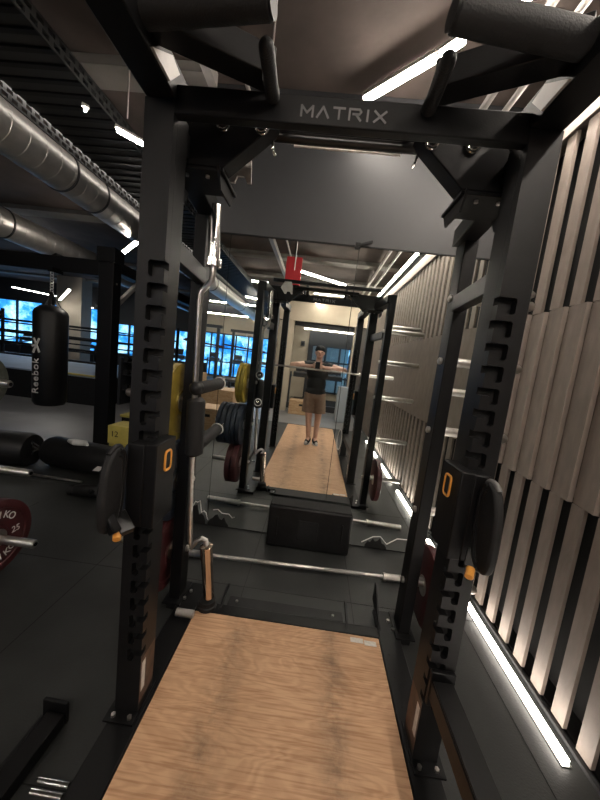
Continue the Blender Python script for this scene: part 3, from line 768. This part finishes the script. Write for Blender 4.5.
# ceiling lights
lights = [((-4.0, -6.0, 3.2), (-2.4, -6.0, 3.2), 'led', 'added fill light tube over the strength machines, mirror view', .05),  # lamp added to brighten the duct and hall in the mirror
          ((-5.5, -9.4, 3.2), (-2.2, -9.4, 3.2), 'led', 'added fill light tube before the beige wall over the blue windows', .05),  # lamp added so the beige wall above the windows is lit
          ((-.3, -3.0, 3.2), (.9, -3.0, 3.2), 'led', 'added fill light tube in front of the beige partition, mirror view', .04),  # lamp added to brighten the space behind the platform
          ((-2.58, -6, 3.345), (-2.58, 9, 3.345), 'ledsoft', 'long light tube above the rim of the cable tray', .03),
          ((.10, 2.37, 3.30), (.45, 2.055, 3.30), 'led', 'slanting light tube nearest the mirror wall, lowest piece', .04),
          ((.478, 2.03, 3.30), (.566, 1.935, 3.30), 'led', 'short middle piece of the slanting ceiling light', .04),
          ((.659, 1.83, 3.30), (1.05, 1.42, 3.30), 'led', 'slanting light tube nearest the slatted wall, upper piece', .04),
          ((-1.55, 2.25, 2.905), (-1.25, 2.60, 2.905), 'led', 'bright short light tube behind the left front post', .018),
          ((-1.70, 2.14, 2.945), (-1.69, 2.15, 2.945), 'led', 'small bright spot light beside the cable tray', .018),
          ((-6.45, 5.75, 3.2), (-5.86, 6.60, 3.2), 'ledcool', 'long white light tube left of the second duct', .06),
          ((-11.1, 10.88, 2.9), (-10.55, 12.2, 2.9), 'ledcool', 'far light tube above the boxing ring, leftmost', .06),
          ((-9.0, 10.5, 2.6), (-7.35, 8.9, 2.75), 'ledcool', 'far light tube slanting the other way above the ring', .06),
          ((-9.7, 11.6, 2.6), (-9.0, 12.1, 2.6), 'ledcool', 'farthest light tube before the rear windows', .06),
          ((-3.51, 5.30, 2.9), (-2.79, 4.57, 2.9), 'led', 'bright light tube next to the rig post top', .05),
          ((-.60, -4.46, 3.15), (.0, -3.72, 3.15), 'led', 'slanting light tube behind the rack, seen in the mirror', .05),
          ((-1.75, -2.43, 3.2), (-1.38, -2.43, 3.2), 'led', 'short light tube over the hall left of the rack mirror view', .05),
          ((-2.38, -4.5, 3.2), (-1.93, -4.7, 3.2), 'led', 'second short light tube over the hall in the mirror view', .05),
          ((-.6, -5.9, 2.62), (1.2, -5.9, 2.62), 'ledcool', 'long light tube above the window behind the man', .06),
          ((-.55, -.9, 3.12), (.35, -1.6, 3.12), 'led', 'slanting light tube above the standing man', .05),
          ((-4.5, -1.0, 3.1), (-3.4, -2.4, 3.1), 'led', 'slanting light tube over the hall behind the neighbouring station', .05)]
for a, b_, m_, lab, wd in lights:
    strip('ceiling_light', a, b_, m_, lab, None, w=wd, h=.022)

# red bag on the rack top
t = thing('red_panel', (-.60, -.5, 2.70), 'bright red hanging panel above the rack, seen in the mirror', 'panel')
MB().box(-.735, -.47, -.52, -.47, 2.76, 3.22).build('panel', 'redcloth', t, bevel=.01)
MB().box(-.76, -.48, -.54, -.46, 2.70, 2.76).build('lower_strap', 'rackin', t, bevel=.004)
MB().cyl((-.60, -.495, 3.22), (-.60, -.495, H-.002), .01, n=8).build('hanger', 'black', t)

# wooden boxes in the hall behind
for i, (x, y_, z, sx, sy, sz, lab) in enumerate((
    (-.33, -3.85, .0031, .34, .22, .40, 'plywood box on the floor behind the platform in the mirror'),
    (-1.95, -.95, .0, .52, .30, .42, 'plywood box nearest the rack in the mirror'),
    (-2.75, -2.4, .0031, .9, .35, .62, 'long plywood box with steps in the mirror, middle'),
    (-3.7, -3.4, .0031, .6, .35, .86, 'tall plywood box farthest left in the mirror'))):
    t = thing('plywood_box', (x, y_, z), lab, 'box', 'plywood boxes in the hall')
    MB().box(x-sx, x+sx, y_-sy, y_+sy, z, z+sz).build('shell', 'ply', t, bevel=.004, smooth=False)
    MB().box(x-.06, x+.06, y_+sy, y_+sy+.002, z+sz*.62, z+sz*.75).build('hand_hole', 'dark', t)
MB_cab = thing('cabinet', (.74, -3.4, 0), 'blue grey cabinet standing right of the man in the mirror', 'cabinet')
MB().box(.62, .93, -3.6, -3.2, .004, .95).build('body', 'cabinet', MB_cab, bevel=.005)
MB().box(.63, .92, -3.199, -3.19, .06, .92).build('door', 'cabinet', MB_cab, bevel=.003)

# treadmills / machines
def treadmill(x, y, rz, label):
    t = thing('treadmill', (0, 0, 0), label, 'treadmill', 'cardio machines by the windows')
    MB().box(-.40, .40, -.95, .75, .0, .18).build('deck', 'machine', t, bevel=.02)
    MB().box(-.27, .27, -.90, .55, .181, .19).build('belt', 'rubber', t)
    for s in (-1, 1):
        MB().beam((s*.36, .62, .15), (s*.34, .80, 1.15), .05, .09).build('mast', 'machine', t)
        MB().beam((s*.36, .10, .98), (s*.34, .78, 1.08), .04, .04).build('handrail', 'machine', t)
    MB().box(-.26, .26, .72, .86, 1.02, 1.16, rx=-.3).build('console', 'machine', t, bevel=.01)
    MB().box(-.20, .20, .745, .76, 1.18, 1.42, rx=-.3).build('screen', 'machine', t)
    t.location = (x, y, .004); t.rotation_euler = (0, 0, rz); return t
tm = treadmill(-.45, -5.4, 0, 'treadmill behind the man, left of him in the mirror')
def place(x, y, rz, lab, z=.004):
    r = dup(tm, (x, y, z), lab); r.rotation_euler = (0, 0, rz)
place(.62, -5.4, .1, 'treadmill behind the man, right of him in the mirror')
for i, x in enumerate((-12.0, -10.7, -9.5)): place(x+.1, 11.6, 0, '%s treadmill in the row by the far windows beyond the ring' % ('leftmost', 'second', 'third')[i])
for i, x in enumerate((-6.6, -5.6)): place(x, 11.6, 0, '%s treadmill right of the beige pillar' % ('nearer', 'farther')[i])
for i, x in enumerate((-6.6, -5.2, -4.0)): place(x, -9.8, PI, '%s treadmill before the blue windows in the mirror' % ('left', 'middle', 'right')[i])

def strength_machine(x, y, label, h=2.2):
    t = thing('cable_machine', (x, y, .004), label, 'machine', 'strength machines in the hall')
    for s in (-1, 1): MB().box(x+s*.45-.04, x+s*.45+.04, y-.05, y+.05, .05, h).build('post', 'machine', t, bevel=.004)
    MB().box(x-.55, x+.55, y-.06, y+.06, h, h+.09).build('top_beam', 'machine', t, bevel=.004)
    MB().box(x-.6, x+.6, y-.35, y+.35, .004, .05).build('base', 'machine', t, bevel=.004)
    MB().box(x-.15, x+.15, y-.08, y+.08, .06, 1.1).build('weight_stack', 'rubber', t)
    MB().cyl((x, y, 1.1), (x, y, h), .008, n=8).build('cable', 'steel', t)
    MB().box(x-.22, x+.22, y+.2, y+.5, .45, .55).build('seat', 'leather', t, bevel=.02)
    MB().beam((x-.7, y+.2, 1.75), (x+.7, y+.1, 1.65), .05, .05).build('lever', 'red', t)
    return t
strength_machine(-3.6, -4.6, 'dark strength machine in the hall, mirror view at far left')
strength_machine(-2.5, -5.6, 'dark strength machine before the blue windows, mirror view')
strength_machine(-3.6, 9.6, 'dark strength machine behind the rig post', 1.7)
# dumbbell rack
DR = thing('dumbbell_rack', (-3.55, 7.2, 0), 'low black rack full of dumbbells behind the rig post', 'dumbbell rack')
for z in (.35, .7, 1.0): MB().box(-4.5, -2.6, 7.0, 7.35, z, z+.012).build('shelf', 'machine', DR)
for x in (-4.5, -2.6): MB().box(x-.03, x+.03, 6.95, 7.4, .004, 1.1).build('leg', 'machine', DR)
DB = None; k = 0
for zi, z in enumerate((.425, .775, 1.075)):
    for i in range(9):
        x = -4.4+i*.21
        if DB is None:
            t = thing('dumbbell', (x, 7.17, z), 'dumbbell on the black rack behind the rig post', 'dumbbell', 'dumbbells on the black rack')
            MB().cyl((x, 7.08, z), (x, 7.26, z), .016, n=10).build('handle', 'steel', t)
            for s in (-1, 1): MB().cyl((x, 7.17+s*.07, z), (x, 7.17+s*.16, z), .062, n=12).build('head', 'rubber', t)
            DB = t
        else: dup(DB, (x, 7.17, z), 'dumbbell on the black rack behind the rig post')
# small things behind the rig
t = thing('step_platform', (-3.1, 5.6, 0), 'low pale and black aerobic step seen behind the rig post', 'step')
MB().box(-3.42, -2.98, 5.4, 5.8, .004, .12).build('base', 'rubber', t, bevel=.01); MB().box(-3.44, -2.96, 5.38, 5.82, .121, .17).build('top', 'foamy', t, bevel=.01)
# wall speaker and strap
t = thing('hanging_strap', (.56, .0, .12), 'pale looped strap hanging on the rear right post, seen in the mirror', 'strap')
MB().tube([(.50+.035*math.cos(a), -.02, .30+.17*math.sin(a)) for a in [i*PI/10 for i in range(20)]], .009, 8, True).build('loop', 'cloth', t)
t = thing('wall_speaker', (-.62, -6.4, 1.7), 'small black speaker on the beige wall behind the man', 'speaker')
MB().box(-.70, -.56, -6.495, -6.40, 2.05, 2.22).build('body', 'machine', t, bevel=.006)
MB().cyl((-.63, -6.40, 2.13), (-.63, -6.395, 2.13), .04, n=20).build('cone', 'rubber', t)

# wire net hanger thing next to duct
for i, (x, y_) in enumerate(((-1.25, 1.9), (-.37, 1.55))):
    tag(MB().cyl((x, y_, 2.75 if i == 0 else 2.45), (x, y_, H-.002), .004, n=6).build('hanging_wire', 'steel'), ('thin vertical wire left of the rack top', 'thin vertical wire above the crossbeam')[i], 'wire')

# ------------------------------------------------------------------ person
def blob(m_, name, mt_, parent, voxel, smooth=6):
    o = m_.build(name, mt_, parent)
    r = o.modifiers.new('Remesh', 'REMESH'); r.mode = 'VOXEL'; r.voxel_size = voxel; r.use_smooth_shade = True
    s_ = o.modifiers.new('Smooth', 'SMOOTH'); s_.factor = .5; s_.iterations = smooth
    return o
PX, PYY, Z0 = .015, -.60, .031
P = thing('person', (PX, PYY, Z0), 'man in black cap, black shirt and tan shorts photographing himself, arms on bar', 'person')
def v(x, y, z): return (PX+x, PYY+y, z)
b = MB()
# head, neck
b.ball(v(0, .05, 1.685), .085, (.90, 1.12, 1.25), 28); b.ball(v(0, .085, 1.625), .058, (1, 1, .95), 20)
b.caps(v(0, .0, 1.44), v(0, .03, 1.60), .062, .056)
b.ball(v(0, .148, 1.672), .016, (.8, 1.1, 1.5), 12)            # nose
for s in (-1, 1): b.ball(v(s*.078, .045, 1.675), .022, (.4, .8, 1.3), 12)   # ears
b.ball(v(0, .13, 1.70), .05, (1.1, .35, .25), 12)                # brow
b.ball(v(0, .128, 1.615), .03, (1, .6, .8), 12)                  # chin
# torso
b.ball(v(0, -.01, 1.33), .17, (1.05, .68, 1.0), 24); b.ball(v(0, 0, 1.12), .155, (1.0, .68, 1.2), 24); b.ball(v(0, 0, .95), .165, (1.0, .70, .9), 24)
hipx, kn, an = .095, {}, {}
sh_ = {}
for s in (-1, 1):
    # deltoid, arm: shoulder -> elbow out over the bar -> hand at the phone
    S = v(s*.20, .02, 1.450); E_ = v(s*.44, .30, 1.425); W = (s*.125, -.125, 1.435); Hn = (s*.070, -.105, 1.448)
    b.ball(S, .070, (1, 1, 1), 18); b.caps(S, E_, .058, .048); b.caps(v(s*.26, .09, 1.445), v(s*.34, .18, 1.435), .064, .056)
    b.caps(E_, W, .047, .028); b.caps(tuple(Vector(E_).lerp(Vector(W), .15)), tuple(Vector(E_).lerp(Vector(W), .4)), .052, .048)
    b.ball(v(s*.10, .02, 1.465), .07, (1.3, .8, .7), 16)           # trapezius
    # palm and fingers around the phone
    b.caps(W, Hn, .024, .030)
    px_ = s*.036
    for q, (dz, ln) in enumerate(((.040, .062), (.020, .070), (0., .066), (-.020, .052))):
        k0 = Vector((s*.072, -.088, 1.435+dz)); k1 = Vector((s*.055, -.070, 1.437+dz*1.05)); k2 = Vector((s*.055-s*ln*.42, -.066, 1.438+dz*1.05)); k3 = Vector((s*.055-s*ln*.7, -.066, 1.437+dz))
        b.caps(k0, k1, .010, .0095, 10); b.caps(k1, k2, .009, .0085, 10); b.caps(k2, k3, .0085, .007, 10)
    b.caps(Vector((s*.078, -.115, 1.425)), Vector((s*.058, -.115, 1.455)), .013, .011, 10); b.caps(Vector((s*.058, -.115, 1.455)), Vector((s*.035, -.112, 1.475)), .010, .009, 10)
    # legs
    hp = v(s*.095, 0, .93); K = v(.02+s*.085, .03, .52); A = v(.035+s*.062, -.02, .115)
    b.caps(hp, K, .092, .058); b.ball(K, .057, n=16); b.caps(K, A, .054, .040)
    b.caps(tuple(Vector(K).lerp(Vector(A), .18)+Vector((0, -.02, 0))), tuple(Vector(K).lerp(Vector(A), .5)+Vector((0, -.015, 0))), .056, .046)
    b.caps(A, v(.035+s*.075, .10, .08), .034, .03)
    kn[s] = K; an[s] = A
body = blob(b, 'body', 'skin', P, .0065, 4)
# face details
m = MB()
for s in (-1, 1): MB().ball(v(s*.033, .132, 1.690), .011, (1.2, .5, .6), 10).build('eye', 'dark', body)
m = MB(); m.ball(v(0, .153, 1.635), .022, (1.1, .25, .28), 12); m.build('mouth', mat('lips', (.35, .13, .11), .5), body)
# shirt
m = MB(); m.ball(v(0, -.01, 1.33), .182, (1.08, .74, 1.02), 28); m.ball(v(0, 0, 1.12), .172, (1.02, .74, 1.25), 28); m.ball(v(0, 0, .98), .182, (1.0, .76, .8), 28)
for s in (-1, 1):
    m.ball(v(s*.105, .01, 1.455), .085, (1.3, .9, .72), 20); m.caps(v(s*.18, .02, 1.45), v(s*.25, .085, 1.44), .080, .074)
blob(m, 'shirt', 'shirt', P, .010, 5)
# shorts
m = MB(); m.ball(v(0, 0, .95), .178, (1.02, .76, .75), 24)
for s in (-1, 1):
    m.cyl(v(s*.09, 0, .95), v(.012+s*.108, .018, .60), .104, .112, 24)
blob(m, 'shorts', 'shorts', P, .010, 4)
# cap
m = MB(); m.ball(v(0, .04, 1.735), .092, (.98, 1.15, .82), 28); m.caps(v(-.03, -.07, 1.70), v(.03, -.07, 1.70), .03, .03)
blob(m, 'cap', 'shirt', P, .008, 3)
# shoes
for s in (-1, 1):
    a = Vector(an[s]); a.z = .068; tdir = Vector((.16*s, 1, 0)).normalized(); 
    m = MB(); m.caps(a-tdir*.05+Vector((0, 0, .008)), a+tdir*.06+Vector((0, 0, .005)), .046, .047); m.caps(a+tdir*.05+Vector((0, 0, .005)), a+tdir*.17+Vector((0, 0, .003)), .046, .036)
    m.caps(a-tdir*.02+Vector((0, 0, .03)), a+tdir*.0+Vector((0, 0, .06)), .042, .042)
    sh = blob(m, 'shoe', 'shirt', P, .008, 3)
    q = MB(); q.caps(a-tdir*.055-Vector((0, 0, .022)), a+tdir*.17-Vector((0, 0, .022)), .011, .011); 
    q2 = MB(); pr_ = []
    perp = Vector((tdir.y, -tdir.x, 0))
    for i in range(24):
        an_ = 2*PI*i/24; pr_.append(a+tdir*(.06+.145*math.cos(an_))+perp*(.050*math.sin(an_)))
    q2.prism([(p_.x, p_.y) for p_ in pr_], 'z', .0312, .045); q2.build('sole', 'cloth', sh)
    MB().caps(a+tdir*.205-Vector((0, 0, .008)), a+tdir*.18+Vector((0, 0, .004)), .018, .030).build('toe_cap', 'cloth', sh)
    MB().cyl(Vector(an[s])-Vector((0, 0, .02)), Vector(an[s])+Vector((0, 0, .04)), .040, .040, 18).build('sock', 'shirt', sh)
# phone
PH = thing('phone', (0, -.035, 1.42), 'dark phone held up in both hands of the man', 'phone')
MB().box(-.037, .037, -.049, -.041, 1.372, 1.518).build('body', 'gloss', PH, bevel=.003)
for (x, z) in ((.018, 1.503), (.018, 1.483), (.002, 1.493)): MB().cyl((x, -.041, z), (x, -.038, z), .006, n=14).build('camera_lens', 'dark', PH)

# ------------------------------------------------------------------ world (dusk sky outside)
W = bpy.data.worlds.new('dusk'); SC.world = W; W.use_nodes = True
nt = W.node_tree; N = nt.nodes; L = nt.links; bg = N['Background']
tc = N.new('ShaderNodeTexCoord'); n = N.new('ShaderNodeTexNoise'); n.inputs['Scale'].default_value = 28; n.inputs['Detail'].default_value = 5; n.inputs['Roughness'].default_value = .7
r = N.new('ShaderNodeValToRGB'); r.color_ramp.elements[0].position = .30; r.color_ramp.elements[0].color = (.01, .08, .30, 1)
r.color_ramp.elements[1].position = .66; r.color_ramp.elements[1].color = (.55, .9, 1., 1)
e = r.color_ramp.elements.new(.46); e.color = (.03, .27, .72, 1)
L.new(tc.outputs['Generated'], n.inputs['Vector']); L.new(n.outputs['Fac'], r.inputs[0]); L.new(r.outputs[0], bg.inputs['Color'])
bg.inputs['Strength'].default_value = 1.7

# ------------------------------------------------------------------ camera
V1 = Vector((318-300., 363-400., 0)); V2 = Vector((7-300., 2890-400., 0))
F = math.sqrt(-(V1.x*V2.x+V1.y*V2.y))
Fd = Vector((V1.x, V1.y, F)).normalized(); Dn = Vector((V2.x, V2.y, F)).normalized(); Rt = Dn.cross(Fd)
def tow(c): return Vector((Rt.dot(c), Fd.dot(c), -Dn.dot(c)))
cx = tow(Vector((1, 0, 0))); cy = tow(Vector((0, -1, 0))); cz = tow(Vector((0, 0, -1)))
cam = bpy.data.cameras.new('camera'); co = bpy.data.objects.new('camera', cam); COL.objects.link(co)
mw = Matrix((cx, cy, cz)).transposed().to_4x4(); mw.translation = Vector((0, 0, 1.5)); co.matrix_world = mw
cam.sensor_fit = 'VERTICAL'; cam.sensor_height = 36; cam.sensor_width = 27; cam.lens = F*36/800; cam.clip_start = .01
SC.camera = co
SC.view_settings.view_transform = 'Standard'; SC.view_settings.look = 'None'; SC.view_settings.gamma = 1; SC.view_settings.exposure = .75
